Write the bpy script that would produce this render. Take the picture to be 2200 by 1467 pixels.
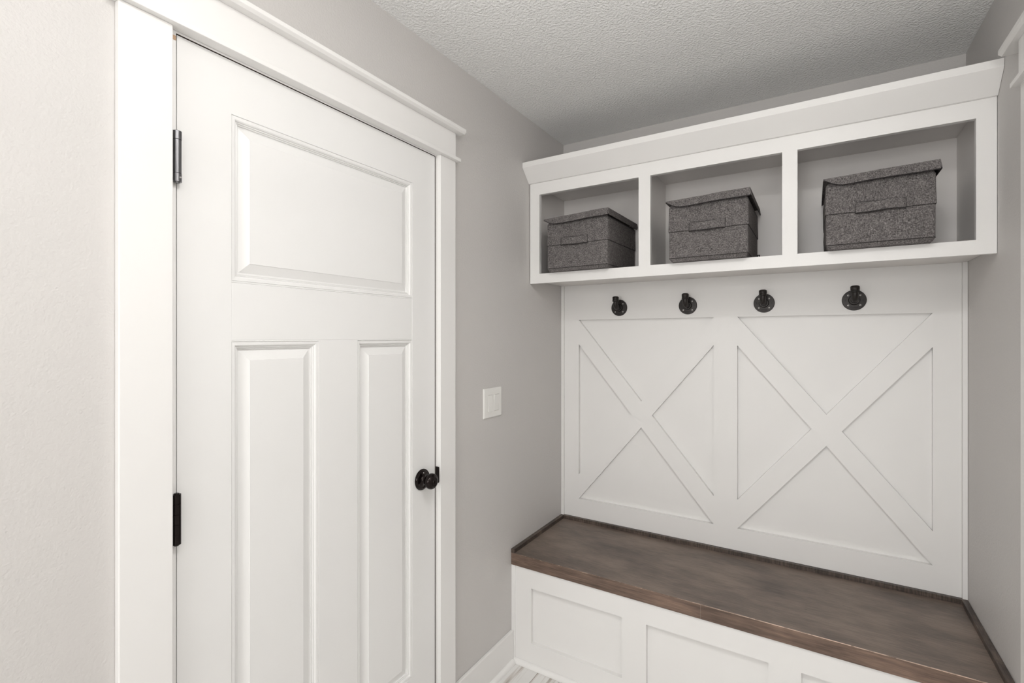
import bpy, bmesh, math, random
from mathutils import Vector, Matrix

random.seed(4)
for o in list(bpy.data.objects):
    bpy.data.objects.remove(o, do_unlink=True)
scene = bpy.context.scene
COL = scene.collection
PI = math.pi
R = math.radians

# ---------------------------------------------------------------- dimensions (metres)
D = 2.3535        # back wall
W = 1.5972        # right wall
H = 2.44          # ceiling
YB = -2.30        # wall behind the camera

# ---------------------------------------------------------------- camera
cam_d = bpy.data.cameras.new('camera')
cam = bpy.data.objects.new('camera', cam_d)
COL.objects.link(cam)
cam.location = (1.1431, 0.0, 1.4236)
cam.rotation_euler = (R(90), 0, R(31.911))
cam_d.sensor_width = 36.0
cam_d.lens = 1052.07 * 36 / 2200
cam_d.shift_y = -(733.5 - 723.4) / 2200
cam_d.clip_start = 0.02
cam_d.clip_end = 60
scene.camera = cam

# ---------------------------------------------------------------- exposure, world and daylight
scene.view_settings.view_transform = 'Standard'
scene.view_settings.look = 'None'
scene.view_settings.gamma = 1.0
scene.view_settings.use_curve_mapping = False
scene.view_settings.exposure = 0.12

world = bpy.data.worlds.new('world')
scene.world = world
world.use_nodes = True
bg = world.node_tree.nodes['Background']
bg.inputs[0].default_value = (0.93, 0.96, 1.0, 1)
bg.inputs[1].default_value = 1.0

def area(name, loc, rot, sx, sy, power, color):
    l = bpy.data.lights.new(name, 'AREA')
    l.shape = 'RECTANGLE'; l.size = sx; l.size_y = sy
    l.energy = power; l.color = color
    o = bpy.data.objects.new(name, l)
    o.location = loc; o.rotation_euler = rot
    COL.objects.link(o)
    return o
# daylight entering through the window behind the camera
area('window_daylight', (0.80, YB - 0.16, 1.45), (R(68), 0, 0), 1.15, 1.35, 38, (1.0, 0.995, 0.985))
UP_POS = (1.40, 0.20)
area('uplight_fill', (UP_POS[0], UP_POS[1], 1.80), (R(180), 0, 0), 0.26, 0.26, 13, (1.0, 0.985, 0.965)).data.shape = 'DISK'  # added fill light, brightens the ceiling from an unseen torchiere
FILL_EMIT = 76.0
FILL2_EMIT = 40.0
FILL_LAMPS = ((1.08, 0.40), (1.10, -0.50))  # added ceiling lamps, unseen, in place of bounced ceiling light

# ---------------------------------------------------------------- materials
def mat(name):
    m = bpy.data.materials.new(name); m.use_nodes = True
    nt = m.node_tree
    return m, nt, nt.nodes['Principled BSDF']

def nd(nt, typ, **kw):
    n = nt.nodes.new(typ)
    for k, v in kw.items():
        if k in n.inputs: n.inputs[k].default_value = v
        else: setattr(n, k, v)
    return n

def noise(nt, scale, detail=2.0, rough=0.5, vec=None, sc=None, dist=0.0):
    n = nd(nt, 'ShaderNodeTexNoise')
    n.inputs['Scale'].default_value = scale
    n.inputs['Detail'].default_value = detail
    n.inputs['Roughness'].default_value = rough
    n.inputs['Distortion'].default_value = dist
    if vec is None:
        vec = nd(nt, 'ShaderNodeTexCoord').outputs['Object']
    if sc:
        mp = nd(nt, 'ShaderNodeMapping'); mp.inputs['Scale'].default_value = sc
        nt.links.new(vec, mp.inputs['Vector']); vec = mp.outputs[0]
    nt.links.new(vec, n.inputs['Vector'])
    return n.outputs['Fac']

def ramp(nt, fac, stops, interp='LINEAR'):
    r = nd(nt, 'ShaderNodeValToRGB')
    cr = r.color_ramp; cr.interpolation = interp
    while len(cr.elements) < len(stops): cr.elements.new(0.5)
    for e, (p, c) in zip(cr.elements, stops):
        e.position = p
        e.color = (c, c, c, 1) if not isinstance(c, tuple) else (*c, 1)
    nt.links.new(fac, r.inputs[0])
    return r.outputs[0]

def mixc(nt, fac, a, b, mode='MIX'):
    m = nd(nt, 'ShaderNodeMix', data_type='RGBA', blend_type=mode)
    for s, v in ((m.inputs[0], fac), (m.inputs[6], a), (m.inputs[7], b)):
        if isinstance(v, (int, float)): s.default_value = v
        elif isinstance(v, tuple): s.default_value = (*v, 1)
        else: nt.links.new(v, s)
    return m.outputs[2]

def math_(nt, op, a, b=0.0):
    m = nd(nt, 'ShaderNodeMath', operation=op)
    for s, v in zip(m.inputs, (a, b)):
        if isinstance(v, (int, float)): s.default_value = v
        else: nt.links.new(v, s)
    return m.outputs[0]

def bump(nt, p, h, strength, dist):
    b = nd(nt, 'ShaderNodeBump')
    b.inputs['Strength'].default_value = strength
    b.inputs['Distance'].default_value = dist
    nt.links.new(h, b.inputs['Height'])
    nt.links.new(b.outputs[0], p.inputs['Normal'])

def plain(name, col, rough=0.5, metal=0.0, spec=0.5):
    m, nt, p = mat(name)
    p.inputs['Base Color'].default_value = (*col, 1)
    p.inputs['Roughness'].default_value = rough
    p.inputs['Metallic'].default_value = metal
    p.inputs['Specular IOR Level'].default_value = spec
    return m

# satin white enamel on woodwork: faint brush marks
def make_white(name, col, rough, sc):
    m, nt, p = mat(name)
    f = noise(nt, 3.0, 3, 0.6)
    c = mixc(nt, ramp(nt, f, [(0.35, 0.0), (0.65, 1.0)]), col, tuple(v * 0.985 for v in col))
    nt.links.new(c, p.inputs['Base Color'])
    p.inputs['Roughness'].default_value = rough
    h = noise(nt, 90.0, 3, 0.6, sc=sc)
    bump(nt, p, h, 0.035, 0.0004)
    return m
M_WHITE = make_white('white_enamel', (0.845, 0.833, 0.816), 0.42, (0.15, 1, 1))
M_DOOR = make_white('door_enamel', (0.84, 0.834, 0.821), 0.40, (1, 1, 0.15))
M_CUBBY_SHADE = make_white('cubby_shade_enamel', (0.80, 0.772, 0.748), 0.40, (1, 1, 0.2))  # white enamel made warmer and darker to carry the cubby's shadow tone

def make_wall():
    m, nt, p = mat('greige_wall_paint')
    f = noise(nt, 1.8, 2, 0.5)
    c = mixc(nt, ramp(nt, f, [(0.3, 0.0), (0.7, 1.0)]), (0.618, 0.596, 0.577), (0.604, 0.586, 0.570))
    # one pale patched scuff on the paint beside the door casing
    nt.links.new(c, p.inputs['Base Color'])
    p.inputs['Roughness'].default_value = 0.55
    h1 = noise(nt, 150.0, 1.0, 0.5)
    h2 = noise(nt, 330.0, 1, 0.5)
    h = math_(nt, 'ADD', math_(nt, 'MULTIPLY', h1, 0.9), math_(nt, 'MULTIPLY', h2, 0.35))
    bump(nt, p, h, 0.50, 0.0017)
    return m
M_WALL = make_wall()

def make_ceiling():
    m, nt, p = mat('textured_ceiling_paint')
    p.inputs['Base Color'].default_value = (0.90, 0.90, 0.89, 1)
    p.inputs['Roughness'].default_value = 0.7
    h1 = ramp(nt, noise(nt, 118.0, 2.0, 0.5), [(0.36, 0.0), (0.66, 1.0)])
    h2 = noise(nt, 190.0, 2, 0.5)
    h = math_(nt, 'ADD', h1, math_(nt, 'MULTIPLY', h2, 0.35))
    bump(nt, p, h, 0.75, 0.0027)
    return m
M_CEIL = make_ceiling()

def make_wood(name, light, dark, edge=None, gscale=1.0, cross=False):
    m, nt, p = mat(name)
    tc = nd(nt, 'ShaderNodeTexCoord').outputs['Object']
    cloud = ramp(nt, noise(nt, 3.4, 3, 0.55, tc, sc=(0.8, 1.7, 1)), [(0.33, 0.0), (0.68, 1.0)])
    warp = noise(nt, 2.2, 2, 0.5, tc, sc=(0.6, 3.0, 3.0))
    grain = noise(nt, 26.0 * gscale, 4, 0.6, tc, sc=(0.07, 1.0, 1.0), dist=0.7)
    fine = ramp(nt, noise(nt, 260.0 * gscale, 2, 0.65, tc, sc=(0.07, 1.0, 1.0)), [(0.34, 0.15), (0.66, 0.95)])
    g = math_(nt, 'ADD', math_(nt, 'ADD', math_(nt, 'MULTIPLY', cloud, 0.40), math_(nt, 'MULTIPLY', noise(nt, 13, 3, 0.6, tc, sc=(0.6, 1, 1)), 0.30)), math_(nt, 'ADD', math_(nt, 'MULTIPLY', grain, 0.30), math_(nt, 'MULTIPLY', fine, 0.24)))
    g = math_(nt, 'ADD', g, math_(nt, 'MULTIPLY', warp, 0.15))
    c = ramp(nt, g, [(0.44, dark), (0.88, light)])
    speck = ramp(nt, noise(nt, 60, 3, 0.6, tc, sc=(0.5, 1, 1)), [(0.255, 1.0), (0.285, 0.0)])
    c = mixc(nt, math_(nt, 'MULTIPLY', speck, 0.6), c, tuple(v * 0.35 for v in dark))
    # chipped, rubbed-through arris on the front top edge (wear that follows the board's own edge)
    if edge:
        sp = nd(nt, 'ShaderNodeSeparateXYZ'); nt.links.new(tc, sp.inputs[0])
        ey, ez = edge
        near_y = math_(nt, 'LESS_THAN', sp.outputs['Y'], ey + 0.0019)
        near_z = math_(nt, 'GREATER_THAN', sp.outputs['Z'], ez - 0.0019)
        band = math_(nt, 'MULTIPLY', near_y, near_z)
        fl = ramp(nt, noise(nt, 30, 5, 0.75, tc, sc=(0.8, 4, 4)), [(0.54, 0.0), (0.60, 1.0)])
        # the long rubbed line on the right half
        xr = nd(nt, 'ShaderNodeMapRange'); nt.links.new(sp.outputs['X'], xr.inputs[0])
        xr.inputs[1].default_value = 0.70; xr.inputs[2].default_value = 0.95
        fl2 = math_(nt, 'MULTIPLY', ramp(nt, noise(nt, 22, 4, 0.7, tc), [(0.38, 0.0), (0.50, 1.0)]), xr.outputs[0])
        wear = math_(nt, 'MULTIPLY', band, math_(nt, 'MAXIMUM', math_(nt, 'MULTIPLY', fl, 0.85), fl2))
        c = mixc(nt, wear, c, (0.60, 0.50, 0.42))
        # front face keeps a redder stain
        front = math_(nt, 'LESS_THAN', sp.outputs['Y'], ey + 0.0012)
        c = mixc(nt, math_(nt, 'MULTIPLY', front, 0.75), c, mixc(nt, 1.0, c, (1.02, 0.82, 0.72), 'MULTIPLY'))
        fg = ramp(nt, noise(nt, 40, 4, 0.65, tc, sc=(0.12, 1, 1.6)), [(0.35, 0.45), (0.65, 1.15)])
        c = mixc(nt, math_(nt, 'MULTIPLY', front, 0.85), c, mixc(nt, 1.0, c, fg, 'MULTIPLY'))
        seam = math_(nt, 'MULTIPLY', front, math_(nt, 'LESS_THAN', math_(nt, 'ABSOLUTE', math_(nt, 'SUBTRACT', sp.outputs['X'], 0.7925)), 0.0004))
        c = mixc(nt, math_(nt, 'MULTIPLY', seam, 0.4), c, (0.50, 0.42, 0.36))
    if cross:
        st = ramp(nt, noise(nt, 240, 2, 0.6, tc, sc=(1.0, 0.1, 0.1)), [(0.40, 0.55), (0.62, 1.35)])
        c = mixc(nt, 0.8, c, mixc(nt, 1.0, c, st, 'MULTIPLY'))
    nt.links.new(c, p.inputs['Base Color'])
    p.inputs['Roughness'].default_value = 0.44
    bump(nt, p, g, 0.15, 0.0008)
    return m
M_BENCH = make_wood('dark_stained_wood', (0.230, 0.178, 0.145), (0.088, 0.067, 0.055), edge=(0.0, 0.0))
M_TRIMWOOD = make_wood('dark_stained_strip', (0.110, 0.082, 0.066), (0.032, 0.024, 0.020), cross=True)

def make_fabric(name, lo, hi, seed):
    m, nt, p = mat(name)
    tc = nd(nt, 'ShaderNodeTexCoord').outputs['Object']
    mp = nd(nt, 'ShaderNodeMapping'); mp.inputs['Location'].default_value = (seed, seed * 0.7, seed * 1.3)
    nt.links.new(tc, mp.inputs[0]); v = mp.outputs[0]
    a = noise(nt, 430, 2.0, 0.65, v, sc=(0.45, 0.45, 1.4))
    b = noise(nt, 430, 2.0, 0.65, v, sc=(1.4, 1.4, 0.40))
    blot = noise(nt, 42, 2, 0.5, v)
    s = math_(nt, 'ADD', math_(nt, 'MULTIPLY', a, 0.5), math_(nt, 'MULTIPLY', b, 0.5))
    s = math_(nt, 'ADD', s, math_(nt, 'MULTIPLY', math_(nt, 'SUBTRACT', blot, 0.5), 0.10))
    c = ramp(nt, s, [(0.34, lo), (0.50, tuple((x + y) * 0.38 for x, y in zip(lo, hi))), (0.68, hi)])
    nt.links.new(c, p.inputs['Base Color'])
    p.inputs['Roughness'].default_value = 0.92
    p.inputs['Specular IOR Level'].default_value = 0.2
    bump(nt, p, s, 0.5, 0.0012)
    return m
M_FABRIC = make_fabric('heathered_charcoal_linen', (0.030, 0.027, 0.027), (0.330, 0.305, 0.298), 0.0)
M_TRIM_SHADE = plain('charcoal_trim_and_shade', (0.030, 0.027, 0.027), 0.9)  # seams, stitching and lining, plus cords that paint shadow lines

def make_floor():
    m, nt, p = mat('whitewashed_plank_vinyl')
    tc = nd(nt, 'ShaderNodeTexCoord').outputs['Object']
    sp = nd(nt, 'ShaderNodeSeparateXYZ'); nt.links.new(tc, sp.inputs[0])
    PW = 0.122
    u = math_(nt, 'DIVIDE', math_(nt, 'ADD', sp.outputs['X'], 4.0 * PW - 0.0165 + 0.0), PW)
    idx = math_(nt, 'FLOOR', u); fr = math_(nt, 'FRACT', u)
    seam = math_(nt, 'LESS_THAN', fr, 0.018)
    cm = nd(nt, 'ShaderNodeCombineXYZ')
    nt.links.new(math_(nt, 'ADD', sp.outputs['X'], math_(nt, 'MULTIPLY', idx, 3.1)), cm.inputs[0])
    nt.links.new(math_(nt, 'MULTIPLY', sp.outputs['Y'], 0.045), cm.inputs[1])
    g = noise(nt, 62, 3, 0.6, cm.outputs[0], dist=0.25)
    g2 = noise(nt, 16, 2, 0.5, cm.outputs[0])
    s = math_(nt, 'ADD', math_(nt, 'MULTIPLY', g, 0.6), math_(nt, 'MULTIPLY', g2, 0.4))
    c = ramp(nt, s, [(0.34, (0.33, 0.28, 0.24)), (0.43, (0.58, 0.54, 0.50)), (0.50, (0.78, 0.77, 0.75))])
    c = mixc(nt, math_(nt, 'MULTIPLY', seam, 0.8), c, (0.16, 0.13, 0.11))
    nt.links.new(c, p.inputs['Base Color'])
    p.inputs['Roughness'].default_value = 0.5
    return m
M_FLOOR = make_floor()

M_BRONZE = plain('oil_rubbed_bronze', (0.018, 0.013, 0.012), 0.14, 0.75, 0.6)
M_NICKEL = plain('dark_brushed_nickel', (0.22, 0.22, 0.23), 0.24, 1.0)
M_BLACKIRON = plain('black_iron_pipe', (0.022, 0.018, 0.016), 0.42, 0.35, 0.5)
M_SCREW = plain('zinc_screw', (0.55, 0.53, 0.51), 0.35, 0.6)
M_DARK = plain('dark_recess', (0.01, 0.01, 0.01), 0.8)
M_PLATE = plain('white_switch_plastic', (0.84, 0.83, 0.80), 0.28)
M_GAP = plain('gap_shade_brown', (0.045, 0.030, 0.022), 0.8)  # dark brown that paints shade into the door gaps
M_RAWWOOD = plain('bare_pine', (0.50, 0.33, 0.21), 0.7)
M_TAG = plain('woven_black_tag', (0.02, 0.02, 0.02), 0.8)
M_TAGW = plain('woven_white_stripe', (0.6, 0.6, 0.6), 0.8)
def make_glow(e):
    m, nt, p = mat('fill_lamp_diffuser')
    p.inputs['Base Color'].default_value = (0.9, 0.9, 0.88, 1)
    p.inputs['Emission Color'].default_value = (1.0, 0.995, 0.985, 1)
    p.inputs['Emission Strength'].default_value = e
    return m
M_GLOW = make_glow(FILL_EMIT)
M_GLOW2 = make_glow(FILL2_EMIT)
def make_glass():
    m = bpy.data.materials.new('clear_window_glass'); m.use_nodes = True
    nt = m.node_tree; nt.nodes.clear()
    out = nd(nt, 'ShaderNodeOutputMaterial'); t = nd(nt, 'ShaderNodeBsdfTransparent'); g = nd(nt, 'ShaderNodeBsdfGlossy')
    g.inputs['Roughness'].default_value = 0.02
    mx = nd(nt, 'ShaderNodeMixShader'); mx.inputs[0].default_value = 0.06
    nt.links.new(t.outputs[0], mx.inputs[1]); nt.links.new(g.outputs[0], mx.inputs[2]); nt.links.new(mx.outputs[0], out.inputs[0])
    return m
M_GLASS = make_glass()

# ---------------------------------------------------------------- mesh helpers
def add_box(bm, x0, x1, y0, y1, z0, z1):
    v = [bm.verts.new((x, y, z)) for x in (x0, x1) for y in (y0, y1) for z in (z0, z1)]
    for f in ((0, 1, 3, 2), (4, 6, 7, 5), (0, 4, 5, 1), (2, 3, 7, 6), (0, 2, 6, 4), (1, 5, 7, 3)):
        bm.faces.new([v[i] for i in f])
    return v

def add_prism(bm, poly, axis, a, b):
    """extrude a 2-D polygon along axis ('x','y','z') from a to b"""
    def P(p, t):
        if axis == 'x': return (t, p[0], p[1])
        if axis == 'y': return (p[0], t, p[1])
        return (p[0], p[1], t)
    A = [bm.verts.new(P(p, a)) for p in poly]; B = [bm.verts.new(P(p, b)) for p in poly]
    n = len(poly)
    bm.faces.new(A); bm.faces.new(B[::-1])
    for i in range(n):
        bm.faces.new((A[i], B[i], B[(i + 1) % n], A[(i + 1) % n]))

def add_lathe(bm, prof, origin, axis, seg=40):
    """revolve (radius, height) pairs about axis through origin"""
    ax = Vector(axis).normalized()
    t = Vector((0, 0, 1)) if abs(ax.z) < 0.9 else Vector((1, 0, 0))
    e1 = ax.cross(t).normalized(); e2 = ax.cross(e1).normalized()
    o = Vector(origin); rings = []
    for r, h in prof:
        if r < 1e-6: rings.append([bm.verts.new(o + ax * h)])
        else: rings.append([bm.verts.new(o + ax * h + (e1 * math.cos(2 * PI * k / seg) + e2 * math.sin(2 * PI * k / seg)) * r) for k in range(seg)])
    for a, b in zip(rings, rings[1:]):
        for k in range(seg):
            q = (k + 1) % seg
            if len(a) == 1 and len(b) == 1: continue
            if len(a) == 1: bm.faces.new((a[0], b[k], b[q]))
            elif len(b) == 1: bm.faces.new((a[k], b[0], a[q]))
            else: bm.faces.new((a[k], b[k], b[q], a[q]))
    for ring in (rings[0], rings[-1]):
        if len(ring) > 1: bm.faces.new(ring)

def add_tube(bm, pts, rad, seg=24, caps=True):
    pts = [Vector(p) for p in pts]; n = len(pts); rings = []
    up = None
    for i, p in enumerate(pts):
        d = (pts[min(i + 1, n - 1)] - pts[max(i - 1, 0)]).normalized()
        if up is None:
            up = Vector((1, 0, 0)) if abs(d.x) < 0.9 else Vector((0, 0, 1))
        u = (up - d * up.dot(d)).normalized(); w = d.cross(u); up = u
        r = rad[i] if isinstance(rad, (list, tuple)) else rad
        rings.append([bm.verts.new(p + (u * math.cos(2 * PI * k / seg) + w * math.sin(2 * PI * k / seg)) * r) for k in range(seg)])
    for a, b in zip(rings, rings[1:]):
        for k in range(seg):
            q = (k + 1) % seg
            bm.faces.new((a[k], b[k], b[q], a[q]))
    if caps: bm.faces.new(rings[0]); bm.faces.new(rings[-1])

def obj(name, bm, m, parent=None, loc=None, bevel=0.0, smooth=False, seg=2, shift=True):
    """link bm as one mesh; vertices are given in world space and moved to the parent's / loc's origin"""
    o0 = Vector((0, 0, 0))
    if shift:
        if parent is not None:
            p = parent
            while p is not None: o0 = o0 + p.location; p = p.parent
        if loc is not None: o0 = o0 + (Vector(loc) if parent is None else Vector(loc))
    bmesh.ops.recalc_face_normals(bm, faces=bm.faces)
    if o0.length > 0: bmesh.ops.translate(bm, verts=bm.verts, vec=-o0)
    me = bpy.data.meshes.new(name); bm.to_mesh(me); bm.free()
    me.materials.append(m)
    o = bpy.data.objects.new(name, me); COL.objects.link(o)
    if parent is not None: o.parent = parent
    if loc is not None: o.location = loc
    if smooth:
        for f in me.polygons: f.use_smooth = True
        try: me.set_sharp_from_angle(angle=R(38))
        except Exception: pass
    if bevel:
        b = o.modifiers.new('bevel', 'BEVEL'); b.width = bevel; b.segments = seg
        b.limit_method = 'ANGLE'; b.angle_limit = R(30); b.harden_normals = False
    return o

def tag(o, label=None, cat=None, group=None, kind=None):
    if label: o['label'] = label
    if cat: o['category'] = cat
    if group: o['group'] = group
    if kind: o['kind'] = kind
    return o

def thing(name, loc, label, cat, group=None, kind=None):
    o = bpy.data.objects.new(name, None); COL.objects.link(o)
    o.location = loc; o.empty_display_size = 0.05
    return tag(o, label, cat, group, kind)

def boxes(lst):
    bm = bmesh.new()
    for b in lst: add_box(bm, *b)
    return bm

def panelled_face(bm, axis, plane, sgn, rect, panels):
    """flat face in the plane axis=plane with stepped panels let into it.
    rect = (u0,u1,z0,z1); panels = [(u0,u1,z0,z1, profile)], profile = [(inset, depth)...];
    sgn = +1: depth goes towards -axis, -1: towards +axis."""
    def V(u, z, d):
        q = plane - sgn * d
        return bm.verts.new((q, u, z) if axis == 'x' else (u, q, z))
    us = sorted({rect[0], rect[1]} | {p[0] for p in panels} | {p[1] for p in panels})
    zs = sorted({rect[2], rect[3]} | {p[2] for p in panels} | {p[3] for p in panels})
    grid = {}
    def G(i, j):
        if (i, j) not in grid: grid[(i, j)] = V(us[i], zs[j], 0)
        return grid[(i, j)]
    for i in range(len(us) - 1):
        for j in range(len(zs) - 1):
            cu = (us[i] + us[i + 1]) / 2; cz = (zs[j] + zs[j + 1]) / 2
            if any(p[0] < cu < p[1] and p[2] < cz < p[3] for p in panels): continue
            bm.faces.new((G(i, j), G(i + 1, j), G(i + 1, j + 1), G(i, j + 1)))
    for u0, u1, z0, z1, prof in panels:
        prev = None
        for ins, dep in prof:
            r = [V(u0 + ins, z0 + ins, dep), V(u1 - ins, z0 + ins, dep), V(u1 - ins, z1 - ins, dep), V(u0 + ins, z1 - ins, dep)]
            if prev:
                for k in range(4): bm.faces.new((prev[k], prev[(k + 1) % 4], r[(k + 1) % 4], r[k]))
            prev = r
        bm.faces.new(prev)

def text_mesh(body, size, depth, arc=None):
    cu = bpy.data.curves.new('txt', 'FONT'); cu.body = body; cu.size = size; cu.extrude = depth
    cu.align_x = 'CENTER'; cu.align_y = 'CENTER'
    t = bpy.data.objects.new('txt', cu); COL.objects.link(t)
    me = bpy.data.meshes.new_from_object(t)
    bpy.data.objects.remove(t); bpy.data.curves.remove(cu)
    return me

# ================================================================ ROOM SHELL
DL, DR, DT = 0.5032, 1.3248, 2.0601       # door leaf edges and top
OL, OR_, OT = DL - 0.0205, DR + 0.0195, DT + 0.021    # rough opening behind the jambs
RO0, RO1, ROT = 0.795, 1.640, 2.081       # opening in the right wall

bm = boxes([(-0.12, 0, YB - 0.12, OL, 0, H), (-0.12, 0, OR_, D, 0, H), (-0.12, 0, OL, OR_, OT, H)])
tag(obj('wall_left', bm, M_WALL), 'greige wall holding the white panel door and light switch', 'wall', kind='structure')
bm = boxes([(W, W + 0.12, YB - 0.12, RO0, 0, H), (W, W + 0.12, RO1, D, 0, H), (W, W + 0.12, RO0, RO1, ROT, H)])
tag(obj('wall_right', bm, M_WALL), 'greige wall at the right end of the bench', 'wall', kind='structure')
bm = boxes([(-0.12, W + 0.12, D, D + 0.12, 0, H)])
tag(obj('wall_back', bm, M_WALL), 'greige wall behind the cubby shelf and white X panel', 'wall', kind='structure')
WX0, WX1, WZ0, WZ1 = 0.22, 1.38, 0.78, 2.12
bm = boxes([(0, WX0, YB - 0.12, YB, 0, H), (WX1, W, YB - 0.12, YB, 0, H),
            (WX0, WX1, YB - 0.12, YB, 0, WZ0), (WX0, WX1, YB - 0.12, YB, WZ1, H)])
tag(obj('wall_front', bm, M_WALL), 'greige wall behind the camera around the window', 'wall', kind='structure')
bm = boxes([(-0.12, W + 0.12, YB - 0.12, D + 0.12, H, H + 0.1)])
tag(obj('ceiling', bm, M_CEIL), 'off-white ceiling with a knockdown texture', 'ceiling', kind='structure')
bm = boxes([(-0.12, W + 0.12, YB - 0.12, D + 0.12, -0.1, 0)])
tag(obj('floor', bm, M_FLOOR), 'whitewashed wood-look plank floor', 'floor', kind='structure')

# window behind the camera
wn = thing('window_1', ((WX0 + WX1) / 2, YB, WZ0), 'white framed window behind the camera', 'window', kind='structure')
f = 0.05
obj('window_frame', boxes([(WX0 + .001, WX0 + f, YB - .10, YB - .02, WZ0 + .001, WZ1 - .001), (WX1 - f, WX1 - .001, YB - .10, YB - .02, WZ0 + .001, WZ1 - .001),
    (WX0 + f, WX1 - f, YB - .10, YB - .02, WZ0 + .001, WZ0 + f), (WX0 + f, WX1 - f, YB - .10, YB - .02, WZ1 - f, WZ1 - .001),
    (WX0 + f, WX1 - f, YB - .08, YB - .04, 1.43, 1.47)]), M_WHITE, wn, bevel=0.002)
obj('window_pane', boxes([(WX0 + f, WX1 - f, YB - .064, YB - .060, WZ0 + f, 1.43), (WX0 + f, WX1 - f, YB - .064, YB - .060, 1.47, WZ1 - f)]), M_GLASS, wn)
obj('window_casing', boxes([(WX0 - .09, WX0, YB, YB + .018, WZ0 - .02, WZ1), (WX1, WX1 + .09, YB, YB + .018, WZ0 - .02, WZ1),
    (WX0 - .10, WX1 + .10, YB, YB + .022, WZ1, WZ1 + .11), (WX0 - .11, WX1 + .11, YB, YB + .04, WZ0 - .045, WZ0 - .02)]), M_WHITE, wn, bevel=0.002)

# unseen ceiling lamps, added as stand-ins for light bounced off the ceiling
for (lx, ly), where in zip(FILL_LAMPS, ('nearer the bench', 'nearer the camera')):
    lp = thing('fill_ceiling_lamp', (lx, ly, H), 'unseen added ceiling lamp with a lit round white diffuser ' + where, 'lamp')
    bm = bmesh.new(); add_lathe(bm, [(0, -.0005), (.125, -.0005), (.125, -.020), (.121, -.024), (.1085, -.024), (.1065, -.016), (0, -.016)], (lx, ly, H), (0, 0, 1), 56)
    obj('fill_lamp_base', bm, M_PLATE, lp, smooth=True)
    bm = bmesh.new(); add_lathe(bm, [(0, -.0165), (.1050, -.0165), (.1050, -.0175), (0, -.0175)], (lx, ly, H), (0, 0, 1), 56)
    obj('fill_diffuser', bm, M_GLOW if ly > 0 else M_GLOW2, lp)

# unseen torchiere, made up to brighten the ceiling
ux, uy = UP_POS
ul = thing('fill_floor_lamp', (ux, uy, 0), 'unseen added bronze torchiere shining up to brighten the ceiling', 'lamp')
bm = bmesh.new(); add_lathe(bm, [(0, .0005), (.13, .0005), (.132, .010), (.12, .020), (.03, .030), (0, .030)], (ux, uy, 0), (0, 0, 1))
obj('fill_torchiere_base', bm, M_BRONZE, ul, smooth=True)
bm = bmesh.new(); add_lathe(bm, [(0, .03), (.011, .03), (.011, 1.66), (0, 1.66)], (ux, uy, 0), (0, 0, 1), 20)
obj('fill_torchiere_pole', bm, M_BRONZE, ul, smooth=True)
bm = bmesh.new(); add_lathe(bm, [(.012, 1.65), (.05, 1.66), (.11, 1.71), (.160, 1.79), (.156, 1.792), (.106, 1.716), (.048, 1.668), (.0, 1.664)], (ux, uy, 0), (0, 0, 1))
obj('fill_torchiere_bowl', bm, M_BRONZE, ul, smooth=True)

# ================================================================ DOOR IN THE LEFT WALL
CT = 0.018
CL0, CL1, CR0, CR1 = 0.3944, 0.4871, 1.3315, 1.4157
CAPZ = 2.066
prof = [(0, 0), (.0009, .0024), (.0022, .0007), (.0085, .0013), (.0110, .0034), (.0120, .0068), (.0144, .0058), (.0154, .0096),
        (.0178, .0086), (.0188, .0128), (.0222, .0128), (.0440, .0044), (.0450, .0030)]
groove = [(0, 0), (0.0010, 0.0013), (0.0022, 0.0002)]
bm = bmesh.new()
X0 = -0.003
panelled_face(bm, 'x', X0, 1, (DL, DR, 0.012, DT), [
    (0.6163, 1.2115, 1.5525, 1.9376, prof), (0.6163, 1.2115, 1.4140, 1.5500, groove),
    (0.6163, 0.8500, 0.2880, 1.4128, prof), (0.9815, 1.2115, 0.2880, 1.4128, prof)])
add = [bm.verts.new(p) for p in ((X0, DL, .012), (X0, DR, .012), (X0, DR, DT), (X0, DL, DT), (X0 - .035, DL, .012), (X0 - .035, DR, .012), (X0 - .035, DR, DT), (X0 - .035, DL, DT))]
for q in ((4, 5, 6, 7), (0, 1, 5, 4), (1, 2, 6, 5), (2, 3, 7, 6), (3, 0, 4, 7)): bm.faces.new([add[i] for i in q])
bmesh.ops.remove_doubles(bm, verts=bm.verts, dist=1e-6)
dr = thing('door_1', (0, (DL + DR) / 2, 0), 'white three-panel interior door with a black knob', 'door', kind='structure')
leaf = obj('door_leaf', bm, M_DOOR, dr)

# jambs and stops
bm = boxes([(-0.12, -0.0005, OL + .0005, DL - .0026, 0, OT - .0005), (-0.12, -0.0005, DR + .0018, OR_ - .0005, 0, OT - .0005),
            (-0.12, -0.0005, DL - .0026, DR + .0018, DT + .0016, OT - .0005),
            (-0.075, -0.0395, DL - .0026, DL + .010, 0, DT + .0016), (-0.075, -0.0395, DR - .010, DR + .0018, 0, DT + .0016),
            (-0.075, -0.0395, DL + .010, DR - .010, DT - .010, DT + .0016)])
obj('door_jamb', bm, M_WHITE, dr)
tag(obj('gap_shade_strip', boxes([(-0.034, -0.0008, DR + .0012, DR + .0019, .012, DT)]), M_GAP, dr), 'brown strip painting shade and bare edge into the latch side gap')  # strip darkens the gap as its shade would, over some bare brown edge
tag(obj('gap_shade_strip', boxes([(-0.034, -0.0006, DL - .002, DR + .001, DT + .0009, DT + .0017)]), M_GAP, dr), 'dark strip painting shade into the gap above the door')  # shade of the top gap put in as a dark strip
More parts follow.
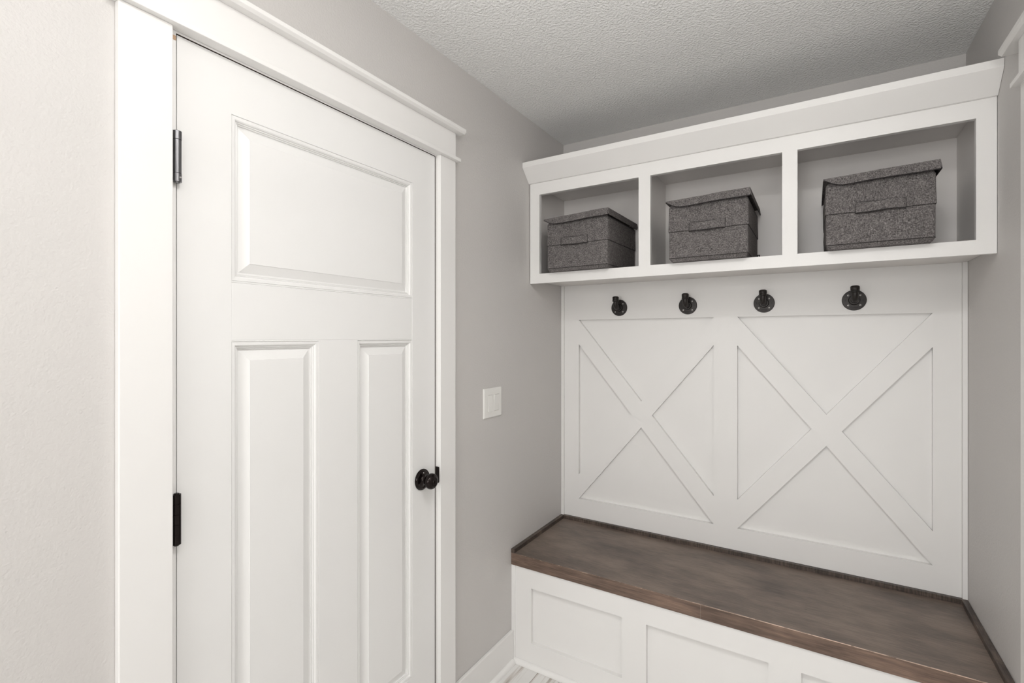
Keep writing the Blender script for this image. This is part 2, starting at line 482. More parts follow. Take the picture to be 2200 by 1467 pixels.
# the chipped bare-wood spot at the top hinge-side corner of the jamb
bm = boxes([(-0.0006, 0.0002, 0.4935, DL - .0030, 2.046, 2.0555)])
tag(obj('wood_chip', bm, M_RAWWOOD, dr), 'bare tan wood where the jamb paint is missing')

def knuckle(yc, z0, z1, m, parent, kind):
    """a butt hinge seen edge-on: barrel of knuckles, a leaf edge and finials"""
    xc, r = 0.0085, 0.0082
    h = thing_part('hinge', (xc, yc, z0), parent)
    L = z1 - z0
    cuts = [0, .2, .4, .6, .8, 1.0] if kind == 'five' else [0, .17, .83, 1.0]
    for a, b in zip(cuts, cuts[1:]):
        bm = bmesh.new()
        za, zb = z0 + L * a + .0002, z0 + L * b - .0002
        rr = r * (1.05 if kind != 'five' and (a == 0 or b == 1.0) else 1.0)
        add_lathe(bm, [(0, 0), (rr - .0004, 0), (rr, .0004), (rr, zb - za - .0004), (rr - .0004, zb - za), (0, zb - za)], (xc, yc, za), (0, 0, 1), 32)
        obj('knuckle', bm, m, h, smooth=True)
    bm = bmesh.new()
    add_lathe(bm, [(0, z0 - .0022), (.0048, z0 - .0022), (.0056, z0), (.0056, z1), (.0040, z1 + .0018), (0, z1 + .0018)], (xc, yc, 0), (0, 0, 1), 24)
    obj('pin', bm, m, h, smooth=True)
    bm = boxes([(-0.0035, 0.0030, yc - 0.0012, yc + .0012, z0 + .001, z1 - .001), (-0.0004, 0.0012, yc - .0075, yc + .001, z0 + .001, z1 - .001)])
    obj('leaf', bm, m, h, bevel=0.0003)
    if kind != 'five':
        bm = bmesh.new(); add_lathe(bm, [(0, 0), (.0019, 0), (.0016, .0018), (0, .0022)], (xc + .0080, yc + .0025, z0 + L * .085), (1, .25, 0), 16)
        obj('set_screw', bm, M_SCREW, h, smooth=True)
    return h
def thing_part(name, loc, parent):
    o = bpy.data.objects.new(name, None); COL.objects.link(o); o.parent = parent
    o.location = Vector(loc) - parent.location
    o.empty_display_size = 0.02
    return o
hg = knuckle(0.4985, 1.7465, 1.8530, M_NICKEL, dr, 'three'); tag(hg, 'silvery upper hinge')
hg = knuckle(0.4975, 0.9902, 1.0956, M_BRONZE, dr, 'five'); tag(hg, 'dark bronze lower hinge')
hg = knuckle(0.4975, 0.2000, 0.3054, M_BRONZE, dr, 'five')

# knob
KY, KZ = 1.2580, 0.9365
kb = thing_part('door_knob', (X0, KY, KZ), dr); tag(kb, 'black bronze privacy knob')
bm = bmesh.new()
add_lathe(bm, [(0, .0), (.0355, .0), (.0360, .0015), (.0352, .0035), (.0330, .0042), (.0322, .0058), (.0295, .0066), (.0285, .0078), (.0190, .0095), (.0150, .0120), (.0132, .0165), (.0128, .0200), (0, .0200)],
          (X0 + .0002, KY, KZ), (1, 0, 0), 56)
obj('rosette', bm, M_BRONZE, kb, smooth=True)
bm = bmesh.new()
add_lathe(bm, [(0, .018), (.0100, .018), (.0098, .026), (.0125, .0275), (.0130, .0290), (.0205, .0310), (.0250, .0350), (.0268, .0405), (.0262, .0470), (.0235, .0520), (.0222, .0528), (.0212, .0524),
               (.0180, .0556), (.0125, .0576), (.0105, .0570), (.0085, .0574), (.0075, .0590), (0, .0592)], (X0, KY, KZ), (1, 0, 0), 56)
obj('knob', bm, M_BRONZE, kb, smooth=True)
bm = boxes([(X0 + .0590, X0 + .0610, KY - .0014, KY + .0014, KZ - .005, KZ + .005)])
obj('turn_button', bm, M_BRONZE, kb, bevel=.0005)
bm = bmesh.new(); add_lathe(bm, [(0, 0), (.0022, 0), (.0018, .0010), (0, .0012)], (X0 + .0085, KY - .001, KZ + .0235), (1, 0, 0), 16)
obj('rosette_screw', bm, M_SCREW, kb, smooth=True)
# strike plate lip on the jamb
bm = bmesh.new()
y0, y1, z0, z1 = DR + .0012, CR0 - .0002, .9090, .9660
pl = [(y0, z0), (y1 - .004, z0), (y1 - .0012, z0 + .0015), (y1, z0 + .005), (y1, z1 - .005), (y1 - .0012, z1 - .0015), (y1 - .004, z1), (y0, z1)]
add_prism(bm, pl, 'x', -0.0004, .0120)
obj('strike_plate', bm, M_BRONZE, dr, bevel=.0004)

# casing
tr = thing('trim_1', (0, (CL0 + CR1) / 2, 0), 'white craftsman casing around the panel door', 'door casing', kind='structure')
obj('side_casing', boxes([(0.0001, CT, CL0, CL1, 0, CAPZ)]), M_WHITE, tr, bevel=.0018)
obj('side_casing', boxes([(0.0001, CT, CR0, CR1, 0, CAPZ)]), M_WHITE, tr, bevel=.0014)
obj('lower_cap', boxes([(0.0001, CT + .0145, CL0 - .0145, CR1 + .0145, CAPZ, CAPZ + .0118)]), M_WHITE, tr, bevel=.0012)
obj('head_board', boxes([(0.0001, CT + .001, CL0, CR1, CAPZ + .0118, 2.1688)]), M_WHITE, tr, bevel=.0010)
bm = bmesh.new()
a, b, zz = CL0 - .026, CR1 + .026, 2.1688
add_prism(bm, [(0.0001, zz), (.040, zz), (.0475, zz + .0060), (.0475, zz + .0165), (0.0001, zz + .0165)], 'y', a, b)
obj('upper_cap', bm, M_WHITE, tr, bevel=.0006)

# right wall: cased door, only its far casing is in view
tr2 = thing('trim_2', (W, (RO0 + RO1) / 2, 0), 'white craftsman casing on the right wall', 'door casing', kind='structure')
q0, q1 = RO0 - .088, 1.7285
obj('side_casing', boxes([(W - CT, W - .0001, RO1 - .001, q1, 0, CAPZ - .004)]), M_WHITE, tr2, bevel=.0014)
obj('side_casing', boxes([(W - CT, W - .0001, q0, RO0 + .001, 0, CAPZ - .004)]), M_WHITE, tr2, bevel=.0014)
obj('lower_cap', boxes([(W - CT - .0160, W - .0001, q0 - .0145, q1 + .0145, CAPZ - .006, CAPZ + .0060)]), M_WHITE, tr2, bevel=.0010)
obj('head_board', boxes([(W - CT - .002, W - .0001, q0, q1 + .006, CAPZ + .0060, 2.1760)]), M_WHITE, tr2, bevel=.0010)
bm = bmesh.new(); zz = 2.1760
add_prism(bm, [(W - .0001, zz), (W - .0330, zz), (W - .040, zz + .0060), (W - .040, zz + .0175), (W - .0001, zz + .0175)], 'y', q0 - .026, 1.8130)
obj('upper_cap', bm, M_WHITE, tr2, bevel=.0006)
d2 = thing('door_2', (W, (RO0 + RO1) / 2, 0), 'white flush door inside the right wall casing', 'door', kind='structure')
bm = bmesh.new()
panelled_face(bm, 'x', W + .003, -1, (RO0 + .022, RO1 - .022, .012, 2.058), [(RO0 + .13, RO1 - .13, 1.55, 1.93, prof), (RO0 + .13, RO1 - .13, .29, 1.41, prof)])
obj('door_leaf', bm, M_DOOR, d2)
obj('door_jamb', boxes([(W + .0005, W + .12, RO0 + .0005, RO0 + .020, 0, ROT - .0005), (W + .0005, W + .12, RO1 - .020, RO1 - .0005, 0, ROT - .0005),
     (W + .0005, W + .12, RO0 + .020, RO1 - .020, 2.061, ROT - .0005), (W + .04, W + .10, RO0 + .020, RO1 - .020, 0, 2.061)]), M_WHITE, d2)

# ================================================================ BENCH
BF, BP = 1.8267, 1.8341
BT, BB = 0.4755, 0.4226
rec = [(0, 0), (0.0004, 0.0180)]
be = thing('storage_bench', (W / 2, BP + .25, 0), 'white built-in bench base with recessed shaker panels below the dark wood seat', 'bench')
bm = bmesh.new()
panelled_face(bm, 'y', BP, -1, (0.0195, W - .0195, 0.0005, BB - .0002), [(0.0978, 0.5013, .103, .3391, rec), (0.5965, 1.0055, .103, .3391, rec), (1.1007, 1.5010, .103, .3391, rec)])
obj('face_frame', bm, M_WHITE, be)
obj('cabinet_body', boxes([(0.001, W - .001, BP + .0190, D - .002, 0.0005, BB - .0004)]), M_WHITE, be)
obj('scribe_strip', boxes([(0.0005, .0195, BP - .0055, BP + .0175, 0.0005, BB - .0004)]), M_WHITE, be, bevel=.001)
obj('scribe_strip', boxes([(W - .0195, W - .0005, BP - .0055, BP + .0175, 0.0005, BB - .0004)]), M_WHITE, be, bevel=.001)

bt = thing('bench_seat', (0.0, BF, BT), 'dark brown stained wood seat board with worn front edge on the white bench', 'bench seat')
bm = boxes([(0.0008, W - .0008, BF, D - .022, BB, BT)])
obj('seat_board', bm, M_BENCH, bt, bevel=.0022, seg=3)
tz = .4925
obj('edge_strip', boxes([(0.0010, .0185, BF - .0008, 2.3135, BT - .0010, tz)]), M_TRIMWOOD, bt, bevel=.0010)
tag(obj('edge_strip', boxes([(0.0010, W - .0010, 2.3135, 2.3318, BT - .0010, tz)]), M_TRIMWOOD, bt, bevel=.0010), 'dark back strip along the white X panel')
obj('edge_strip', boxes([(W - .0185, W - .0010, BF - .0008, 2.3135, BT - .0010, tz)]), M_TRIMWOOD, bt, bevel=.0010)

# ================================================================ X PANEL
PF = 2.3325
PBK = PF + .0188
ZB, ZT = tz, 1.6900
px = thing('wall_panel', (W / 2, D, ZB), 'tall white wainscot panel with two X braces above the bench', 'wall panel')
obj('backboard', boxes([(0.001, W - .001, PBK, D - .0005, ZB - .012, ZT - .0005)]), M_WHITE, px)
xa, xb, xc, xd = .0973, .7510, .8482, 1.5024
zt, zb = 1.5109, .5875
L0, L1 = .0170, W - .0150
def flat(name, b, **k): return obj(name, boxes([b]), M_WHITE, px, **k)
flat('top_rail', (L0, L1, PF, PBK, zt, ZT - .001))
flat('bottom_rail', (L0, L1, PF, PBK, ZB - .012, zb))
flat('stile', (L0, xa, PF, PBK, zb, zt))
flat('stile', (xb, xc, PF, PBK, zb, zt))
flat('stile', (xd, L1, PF, PBK, zb, zt))
flat('corner_batten', (0.001, L0 - .0004, PF - .010, PBK, ZB - .012, ZT - .001))
flat('corner_batten', (L1 + .0004, W - .001, PF - .010, PBK, ZB - .012, ZT - .001))
AW = .1250
def brace(u0, u1, down, y):
    bm = bmesh.new()
    if down: pl = [(u0, zt), (u0, zt - AW), (u1, zb), (u1, zb + AW)]
    else: pl = [(u0, zb), (u1, zt - AW), (u1, zt), (u0, zb + AW)]
    add_prism(bm, pl, 'y', y, PBK)
    obj('brace', bm, M_WHITE, px)
brace(xa, xb, True, PF); brace(xa, xb, False, PF + .0002)
brace(xc, xd, True, PF); brace(xc, xd, False, PF + .0005)

# ================================================================ CUBBY SHELF
F = 1.991
FB, FT = 1.6713, 2.1360
SZ, ITOP, CB = 1.7154, 2.1270, 2.3000
cu = thing('cubby_shelf', (W / 2, D, FB), 'white three-bay wall cubby with crown moulding under the ceiling', 'shelf')
x0, x1 = 0.0035, W - .0012
ops = [(.0528, .5185), (.5668, 1.0377), (1.0850, 1.5501)]
TH = .019
bm = bmesh.new()
add_box(bm, x0, ops[0][0], F, F + TH, FB, FT); add_box(bm, ops[0][1], ops[1][0], F, F + TH, SZ, 2.0813)
add_box(bm, ops[1][1], ops[2][0], F, F + TH, SZ, 2.0813); add_box(bm, ops[2][1], x1, F, F + TH, FB, FT)
add_box(bm, ops[0][0], ops[2][1], F, F + TH, FB, SZ); add_box(bm, ops[0][0], ops[2][1], F, F + TH, 2.0813, FT)
obj('face_frame', bm, M_WHITE, cu)
iy = F + TH
ins = [(.0300, .5335), (.5487, 1.0540), (1.0690, 1.5625)]
obj('side_board', boxes([(x0, ins[0][0], iy, D - .001, FB + .018, FT)]), M_CUBBY_SHADE, cu)
obj('side_board', boxes([(ins[2][1], x1, iy, D - .001, FB + .018, FT)]), M_CUBBY_SHADE, cu)
obj('divider', boxes([(ins[0][1], ins[1][0], iy, CB, SZ - .001, ITOP)]), M_CUBBY_SHADE, cu)
obj('divider', boxes([(ins[1][1], ins[2][0], iy, CB, SZ - .001, ITOP)]), M_CUBBY_SHADE, cu)
obj('bottom_board', boxes([(ins[0][0], ins[2][1], iy, CB, FB + .018, SZ - .001)]), M_CUBBY_SHADE, cu)
obj('top_board', boxes([(ins[0][0], ins[2][1], iy, CB, ITOP, FT)]), M_CUBBY_SHADE, cu)
obj('back_board', boxes([(ins[0][0], ins[2][1], CB, D - .001, FB + .018, FT)]), M_CUBBY_SHADE, cu)
bm = bmesh.new()
add_prism(bm, [(1.9246, 2.2187), (1.9246, 2.1953), (1.9822, 2.1360), (F - .0002, 2.1355), (F - .0002, 2.1355), (F + TH, 2.1362), (F + TH, 2.2187)][:4] + [(F + TH, 2.1362), (F + TH, 2.2187)], 'x', 0.0006, W - .0006)
obj('crown_moulding', bm, M_WHITE, cu, bevel=.0008)
obj('top_cover', boxes([(x0, x1, F + TH, D - .001, FT + .0005, FT + .019)]), M_WHITE, cu)

# ================================================================ BASEBOARD + SHOE
BBT = .0140
bb = thing('baseboard_left', (0, 1.62, 0), 'white baseboard with shoe moulding left of the bench', 'baseboard', kind='structure')
obj('board', boxes([(0.0001, BBT, CR1 + .0002, BP - .006, 0, .1370)]), M_WHITE, bb, bevel=.0022)
def quarter(n=6, r=.016, h=.0185):
    return [(0, 0)] + [(r * math.cos(PI / 2 * k / n), h * math.sin(PI / 2 * k / n)) for k in range(n + 1)]
bm = bmesh.new(); add_prism(bm, [(BBT + p[0], p[1]) for p in quarter()], 'y', CR1 + .0002, BP - .0168)
obj('shoe_moulding', bm, M_WHITE, bb, smooth=True)
bm = bmesh.new(); add_prism(bm, [(BP - .0004 - p[0], p[1] + .0005) for p in quarter()], 'x', BBT + .0002, W - .021)
o = obj('shoe_moulding', bm, M_WHITE, be, smooth=True)
bb2 = thing('baseboard_front', (0, -1, 0), 'white baseboard beside the camera', 'baseboard', kind='structure')
obj('board', boxes([(0.0001, BBT, YB + .001, CL0 - .0002, 0, .1370)]), M_WHITE, bb2, bevel=.0022)
bb3 = thing('baseboard_right', (W, -1, 0), 'white baseboard along the right wall', 'baseboard', kind='structure')
obj('board', boxes([(W - BBT, W - .0001, YB + .001, q0 - .0002, 0, .1370)]), M_WHITE, bb3, bevel=.0022)

# ================================================================ LIGHT SWITCH
sy0, sy1, sz0, sz1 = 1.6136, 1.7434, 1.0912, 1.2124
sw = thing('light_switch', (0, (sy0 + sy1) / 2, (sz0 + sz1) / 2), 'white double rocker light switch on the greige wall beside the door', 'light switch')
bm = bmesh.new()
op = [(1.6425, 1.6770), (1.6865, 1.7220)]
zr0, zr1 = 1.1160, 1.1850
us = [sy0, op[0][0], op[0][1], op[1][0], op[1][1], sy1]
pr_ = [(0, 0), (.0004, .0035)]
panelled_face(bm, 'x', .0060, 1, (sy0 + .0035, sy1 - .0035, sz0 + .0035, sz1 - .0035), [(a, b, zr0, zr1, pr_) for a, b in op])
A = [bm.verts.new(p) for p in ((.006, sy0 + .0035, sz0 + .0035), (.006, sy1 - .0035, sz0 + .0035), (.006, sy1 - .0035, sz1 - .0035), (.006, sy0 + .0035, sz1 - .0035))]
B = [bm.verts.new(p) for p in ((.0035, sy0, sz0), (.0035, sy1, sz0), (.0035, sy1, sz1), (.0035, sy0, sz1))]
C = [bm.verts.new(p) for p in ((.0002, sy0, sz0), (.0002, sy1, sz0), (.0002, sy1, sz1), (.0002, sy0, sz1))]
for P_, Q_ in ((A, B), (B, C)):
    for k in range(4): bm.faces.new((P_[k], P_[(k + 1) % 4], Q_[(k + 1) % 4], Q_[k]))
bmesh.ops.remove_doubles(bm, verts=bm.verts, dist=1e-6)
obj('wall_plate', bm, M_PLATE, sw)
for (a, b), tilt in zip(op, (1, -1)):
    bm = bmesh.new()
    zm = (zr0 + zr1) / 2
    lo, hi = (.0092, .0052) if tilt > 0 else (.0050, .0090)
    add_prism(bm, [(.0028, zr0 + .001), (lo, zr0 + .001), (.0066, zm), (hi, zr1 - .001), (.0028, zr1 - .001)], 'y', a + .0011, b - .0011)
    obj('rocker', bm, M_PLATE, sw, bevel=.0004)

# ================================================================ COAT HOOKS (pipe fittings)
HZ = 1.5665
def make_hook(loc, label, group):
    r = thing('coat_hook', loc, label, 'coat hook', group)
    bm = bmesh.new()
    add_lathe(bm, [(0, .0), (.0395, .0), (.0402, .0012), (.0400, .0042), (.0385, .0056), (.0195, .0066), (.0182, .0080), (.0176, .0150), (.0168, .0162), (0, .0162)], (0, 0, 0), (0, -1, 0), 56)
    fl = obj('flange', bm, M_BLACKIRON, r, smooth=True, shift=False)
    for s in (-1, 1):
        for t in (-1, 1):
            bm = bmesh.new()
            add_lathe(bm, [(.0014, .0058), (.0032, .0060), (.0030, .0070), (.0018, .0072), (.0014, .0058)], (s * .0195, 0, t * .0195 - .0005), (0, -1, 0), 20)
            obj('screw', bm, M_SCREW, fl, smooth=True, shift=False)
    me = text_mesh('CHINA', .0085, .0005)
    bm = bmesh.new(); bm.from_mesh(me)
    bmesh.ops.transform(bm, verts=bm.verts, matrix=Matrix.Translation((0, -.0063, -.0285)) @ Matrix.Rotation(R(90), 4, 'X'))
    obj('raised_lettering', bm, M_DARK, fl, shift=False)
    for s in (-1, 1):
        bm = boxes([(s * .0290 - .0008, s * .0290 + .0008, -.0066, -.0056, -.004, .003)])
        obj('raised_mark', bm, M_DARK, fl, shift=False)
    bm = bmesh.new()
    Rb = .021; y1 = -.0335; pts = [(0, -.012, 0), (0, y1 + .003, 0)]
    for k in range(11):
        t = PI / 2 * k / 10
        pts.append((0, y1 - Rb * math.sin(t), Rb - Rb * math.cos(t)))
    pts += [(0, y1 - Rb, .034)]
    add_tube(bm, pts, [.0128, .0124] + [.0124 - .0012 * k / 10 for k in range(11)] + [.0110], 28)
    obj('pipe_elbow', bm, M_BLACKIRON, r, smooth=True, shift=False)
    cy = y1 - Rb
    bm = bmesh.new()
    add_lathe(bm, [(0, .0265), (.0122, .0265), (.0154, .0285), (.0158, .0325), (.0140, .0345), (.0150, .0365), (.0152, .0480), (.0130, .0510), (.0095, .0525), (0, .0528)], (0, cy, 0), (0, 0, 1), 32)
    obj('end_cap', bm, M_BLACKIRON, r, smooth=True, shift=False)
    return r
hl = ['leftmost of the four black iron pipe coat hooks, nearest the light switch wall',
      'second from left of the four black iron pipe coat hooks, over the left X',
      'third black iron pipe coat hook from the left, above the corner of the right X',
      'rightmost of the four black iron pipe coat hooks, over the middle of the right X']
hx = [.3155, .6410, .9525, 1.2665]
h0 = make_hook((hx[0], PF, HZ), hl[0], 'pipe coat hooks on the white panel')
for k in range(1, 4):
    c = h0.copy(); COL.objects.link(c); c.location.x = hx[k]; c['label'] = hl[k]
    for ch in list(h0.children):
        d = ch.copy(); COL.objects.link(d); d.parent = c
        for g in list(ch.children):
            e = g.copy(); COL.objects.link(e); e.parent = d

# ================================================================ FABRIC STORAGE BOXES
def make_box(name_label, xl, xr, hx0, hx1, rot=0.0, tagged=False, bulge=0.0, seed=0):
    rnd = random.Random(seed)
    yf, yb = 1.9550, 2.2900
    zb_, zs, zt_ = SZ + .0006, 1.8330, 1.9370
    cx, cy = (xl + xr) / 2, (yf + yb) / 2
    root = thing('storage_box', (cx, cy, SZ + .0002), name_label, 'storage box', 'grey fabric storage boxes in the cubbies')
    w, d = (xr - xl) / 2, (yb - yf) / 2
    def L(bm):       # world -> the box's own frame happens through obj(); rotation is put on the root
        return bm
    NX, NY = 10, 10
    def ring(z, off, chamf=0.0, sag=0.0):
        """closed loop around the box at height z; off pushes the walls out, chamf pulls everything in"""
        pts = []
        ww, dd = w + off - chamf, d + off - chamf
        rc = .006
        corners = [(-1, -1), (1, -1), (1, 1), (-1, 1)]
        for ci, (sx, sy) in enumerate(corners):
            ax, ay = sx * (ww - rc), sy * (dd - rc)
            base = {(-1, -1): PI, (1, -1): 1.5 * PI, (1, 1): 0, (-1, 1): .5 * PI}[(sx, sy)]
            for k in range(4):
                t = base + PI / 2 * k / 3
                pts.append((ax + rc * math.cos(t), ay + rc * math.sin(t)))
            nx, ny = corners[(ci + 1) % 4]
            bx, by = nx * (ww - rc), ny * (dd - rc)
            sxn = ax + (rc * (1 if sy == -1 and ci == 0 else 0))
            # straight run, gently bowed
            e0 = pts[-1]
            t2 = {0: 1.5 * PI, 1: 0, 2: .5 * PI, 3: PI}[ci]
            e1 = (bx + rc * math.cos(t2), by + rc * math.sin(t2))
            nrm = {0: (0, -1), 1: (1, 0), 2: (0, 1), 3: (-1, 0)}[ci]
            for k in range(1, NX):
                q = k / NX
                bow = sag * math.sin(PI * q) * (1 if ci in (1, 3) else .35)
                pts.append((e0[0] + (e1[0] - e0[0]) * q + nrm[0] * bow, e0[1] + (e1[1] - e0[1]) * q + nrm[1] * bow))
        return [(cx + p[0], cy + p[1], z) for p in pts]
    def skin(rings, cap0=True, cap1=True):
        bm = bmesh.new(); vs = [[bm.verts.new(p) for p in r] for r in rings]
        for a, b in zip(vs, vs[1:]):
            n = len(a)
            for k in range(n): bm.faces.new((a[k], a[(k + 1) % n], b[(k + 1) % n], b[k]))
        if cap0: bm.faces.new(vs[0])
        if cap1: bm.faces.new(vs[-1])
        return bm
    # lower half (with the base rim) and the upper half that folds over it
    low = skin([ring(zb_, 0, .0080), ring(zb_ + .004, 0, .0050), ring(zb_ + .0125, 0, .0006), ring(zb_ + .0135, 0, .0016), ring(zb_ + .0150, 0, 0, bulge * .3),
                ring((zb_ + zs) / 2, 0, 0, bulge), ring(zs - .004, 0, 0, bulge * .4), ring(zs + .003, 0, .0015)])
    body = obj('lower_body', low, M_FABRIC, root, smooth=True)
    up = skin([ring(zs - .0012, 0, .0012), ring(zs - .0004, .0024), ring(zs + .0030, .0026, 0, bulge * .5), ring((zs + zt_) / 2, .0012, 0, bulge), ring(zt_ - .012, .0010), ring(zt_, -.003, .001)])
    obj('upper_body', up, M_FABRIC, root, smooth=True)
    # seam cord round the bottom
    bm = bmesh.new()
    rr = ring(zb_ + .0130, .0002); add_tube(bm, rr + rr[:1], .0009, 6, caps=False)
    tag(obj('base_seam', bm, M_TRIM_SHADE, body, smooth=True), 'dark seam line above the base')
    bm = bmesh.new()
    rr = ring(zs - .0016, .0006); add_tube(bm, rr + rr[:1], .0009, 6, caps=False)
    obj('fold_shade_cord', bm, M_TRIM_SHADE, body, smooth=True)  # dark cord paints the shadow line where the upper half overlaps
    # lid: top slab + a skirt that curls up at its left end
    ov = .0095
    lx0, lx1, ly0, ly1 = xl - .008, xr + .0085, yf - .0180, yb + .002
    NS = 28
    def top_z(q): return 1.9490 + .0125 * q + .0010 * math.sin(q * 9 + seed)
    def skirt_h(q, full):
        s = min(1.0, q / .20); s = math.sin(s * PI / 2)
        return .0025 + (full - .0025) * s
    bm = bmesh.new()
    T = .0042
    fr, frb, fi, fib = [], [], [], []
    for k in range(NS + 1):
        q = k / NS; x = lx0 + (lx1 - lx0) * q
        zt2 = top_z(q); hh = skirt_h(q, .0270 + .0015 * q); wv = .0006 * math.sin(q * 14 + seed * 2)
        out = -.0020 * (hh / .028)
        fr.append(bm.verts.new((x, ly0 + .0015, zt2))); frb.append(bm.verts.new((x, ly0 + out + wv, zt2 - hh)))
        fi.append(bm.verts.new((x, ly0 + T, zt2 - T))); fib.append(bm.verts.new((x, ly0 + out + T * .6 + wv, zt2 - hh)))
    for k in range(NS):
        bm.faces.new((fr[k], fr[k + 1], frb[k + 1], frb[k])); bm.faces.new((fi[k], fi[k + 1], fib[k + 1], fib[k]))
        bm.faces.new((frb[k], frb[k + 1], fib[k + 1], fib[k])); bm.faces.new((fr[k], fr[k + 1], fi[k + 1], fi[k]))
    bm.faces.new((fr[0], frb[0], fib[0], fi[0])); bm.faces.new((fr[-1], frb[-1], fib[-1], fi[-1]))
    skirt_f = bm
    lin = [v.co.copy() for v in fib]; ltop = [v.co.copy() for v in fi]
    lid_root = obj('lid', skin([[(lx0 + .001, ly0 + .0012, top_z(0) - .004), (lx1 - .0006, ly0 + .0012, top_z(1) - .004), (lx1 - .0006, ly1, top_z(1) - .006), (lx0 + .001, ly1, top_z(0) - .006)],
                                [(lx0, ly0 + .0010, top_z(0)), (lx1, ly0 + .0010, top_z(1)), (lx1, ly1, top_z(1) - .002), (lx0, ly1, top_z(0) - .002)]]), M_FABRIC, root)
    obj('front_flap', skirt_f, M_FABRIC, lid_root)
    bm = bmesh.new(); q1 = [bm.verts.new((p.x, p.y + .0004, p.z - .0024)) for p in lin]; q2 = [bm.verts.new((p.x, p.y + .0006, p.z)) for p in ltop]  # lining hangs past the flap, also drawing the shadow line under the lid
    q3 = [bm.verts.new((p.x, p.y + .0016, p.z - .0024)) for p in lin]; q4 = [bm.verts.new((p.x, p.y + .0018, p.z)) for p in ltop]
    for k in range(NS):
        bm.faces.new((q1[k], q1[k + 1], q2[k + 1], q2[k])); bm.faces.new((q3[k], q3[k + 1], q4[k + 1], q4[k])); bm.faces.new((q1[k], q1[k + 1], q3[k + 1], q3[k]))
    tag(obj('flap_lining', bm, M_TRIM_SHADE, lid_root), 'black lining inside the lid flap')
    for side, X, full in ((1, lx1, .0285), (-1, lx0, .0060)):
        bm = bmesh.new(); a, b, c, d_ = [], [], [], []
        tz0 = top_z(1.0 if side > 0 else 0.0)
        for k in range(NS + 1):
            q = k / NS; y = ly0 + .001 + (ly1 - ly0) * q
            s = math.sin(min(1.0, (1.02 - q) / .06) * PI / 2) if side > 0 else 1
            hh = max(.004, full * (.35 + .65 * s)); z = tz0 - .002 * q
            out = side * .0045 * (hh / .028)
            a.append(bm.verts.new((X, y, z))); b.append(bm.verts.new((X + out, y, z - hh)))
            c.append(bm.verts.new((X - side * T, y, z - T))); d_.append(bm.verts.new((X + out - side * T * .5, y, z - hh)))
        for k in range(NS):
            bm.faces.new((a[k], a[k + 1], b[k + 1], b[k])); bm.faces.new((c[k], c[k + 1], d_[k + 1], d_[k]))
            bm.faces.new((b[k], b[k + 1], d_[k + 1], d_[k])); bm.faces.new((a[k], a[k + 1], c[k + 1], c[k]))
        bm.faces.new((a[0], b[0], d_[0], c[0])); bm.faces.new((a[-1], b[-1], d_[-1], c[-1]))
        lin = [(v.co.x - side * .0016, v.co.y, v.co.z - .0016) for v in b]
        top = [(v.co.x - side * .0012, v.co.y, v.co.z) for v in c]
        obj('side_flap', bm, M_FABRIC, lid_root)
        bm = bmesh.new(); r1 = [bm.verts.new(p) for p in lin]; r2 = [bm.verts.new(p) for p in top]
        r3 = [bm.verts.new((p[0] - side * .0012, p[1], p[2])) for p in lin]; r4 = [bm.verts.new((p[0] - side * .0012, p[1], p[2])) for p in top]
        for k in range(NS):
            bm.faces.new((r1[k], r1[k + 1], r2[k + 1], r2[k])); bm.faces.new((r3[k], r3[k + 1], r4[k + 1], r4[k])); bm.faces.new((r1[k], r1[k + 1], r3[k + 1], r3[k]))
        if side > 0: tag(obj('flap_lining', bm, M_TRIM_SHADE, lid_root), 'black lining inside the lid flap')
        else: bm.free()
    # strap handle, bowed out from the front
    bm = bmesh.new(); N = 20; rows = []
    z0h, z1h = 1.8275, 1.8620
    for k in range(N + 1):
        q = k / N; x = hx0 + (hx1 - hx0) * q
        o_ = .0030 + .0125 * math.sin(PI * min(1, max(0, q))) ** .5
        sg = -.0012 * math.sin(PI * q) + .0016 * math.sin(2 * PI * q + seed)
        pin = .004 * math.sin(PI * q)
        rows.append([bm.verts.new((x, yf - o_, z0h + sg + pin * .5)), bm.verts.new((x, yf - o_ - .0022, (z0h + z1h) / 2 + sg)), bm.verts.new((x, yf - o_ + .0008, z1h + sg - pin)),
                     bm.verts.new((x, yf - o_ + .0034, z1h + sg - pin - .0006)), bm.verts.new((x, yf - o_ + .0024, z0h + sg + pin * .5 + .0006))])
    for r0, r1 in zip(rows, rows[1:]):
        for k in range(5): bm.faces.new((r0[k], r0[(k + 1) % 5], r1[(k + 1) % 5], r1[k]))
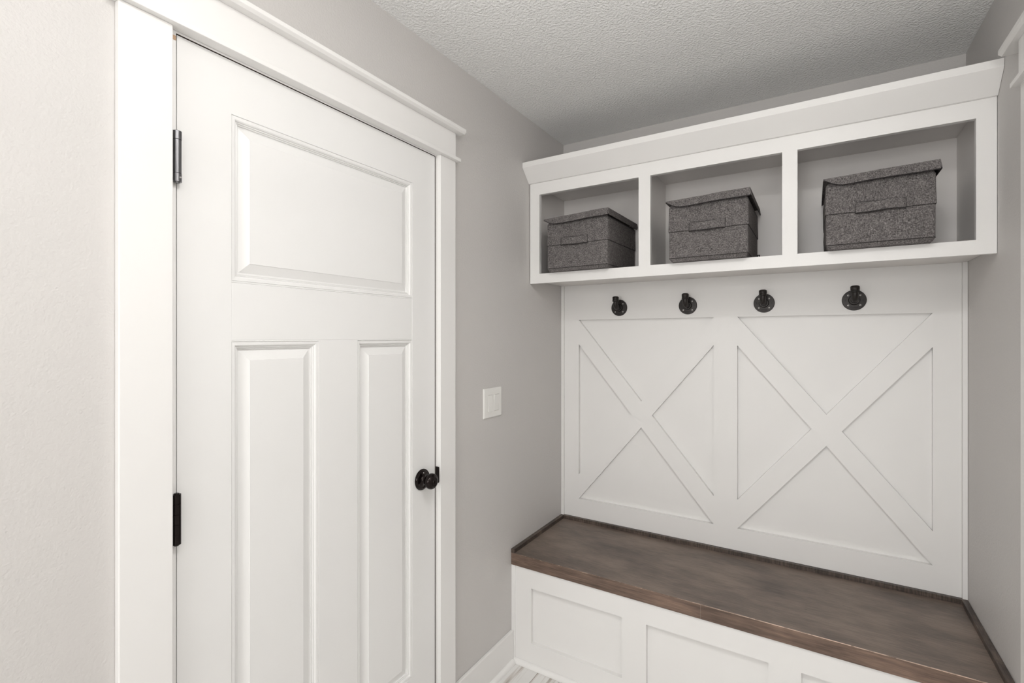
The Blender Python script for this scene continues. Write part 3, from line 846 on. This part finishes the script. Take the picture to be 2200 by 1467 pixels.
    bm.faces.new(rows[0]); bm.faces.new(rows[-1])
    hd = obj('handle', bm, M_FABRIC, root, smooth=True)
    cord = []
    for k in range(N + 1):
        q = k / N
        o_ = .0030 + .0125 * math.sin(PI * q) ** .5
        sg = -.0012 * math.sin(PI * q) + .0016 * math.sin(2 * PI * q + seed)
        cord.append((hx0 + (hx1 - hx0) * q, yf - o_ + .0008, z0h + sg + .002 * math.sin(PI * q) - .0004))
    bm = bmesh.new(); add_tube(bm, cord, .0018, 8)
    obj('edge_shade_cord', bm, M_TRIM_SHADE, hd, smooth=True)  # dark cord paints the shadow below the handle
    bm = bmesh.new(); add_tube(bm, [(p[0], p[1] + .0012, z1h + .0004 - .004 * math.sin(PI * k / N)) for k, p in enumerate(cord)], .00055, 6)
    obj('edge_shade_cord', bm, M_TRIM_SHADE, hd, smooth=True)  # thin dark cord paints the crease shade along the handle's top
    obj('stitching', boxes([(hx0 - .0016, hx0 + .0004, yf - .0040, yf - .0010, z0h - .001, z1h - .004)]), M_TRIM_SHADE, hd)
    obj('stitching', boxes([(hx1 - .0004, hx1 + .0016, yf - .0040, yf - .0010, z0h + .001, z1h + .002)]), M_TRIM_SHADE, hd)
    if tagged:
        bm = boxes([(xr + .0005, xr + .0105, yb - .012, yb - .0105, SZ + .004, SZ + .050)])
        tg = obj('side_tag', bm, M_TAG, root); tag(tg, 'small black sewn-in tag')
        obj('tag_stripe', boxes([(xr + .0040, xr + .0070, yb - .0128, yb - .0122, SZ + .008, SZ + .046)]), M_TAGW, tg)
    root.rotation_euler.z = rot
    return root
make_box('grey heathered fabric lidded box in the leftmost cubby bay', .1150, .4040, .1870, .3125, rot=R(-1.6), bulge=.0015, seed=1)
make_box('grey heathered fabric lidded box in the middle cubby bay, black tag at its side', .6503, .9315, .7277, .8550, rot=0.0, tagged=True, bulge=.0010, seed=2)
make_box('grey heathered fabric lidded box in the rightmost cubby bay, black-lined lid flap', 1.1680, 1.4510, 1.2492, 1.3780, rot=R(0.3), bulge=.0050, seed=3)
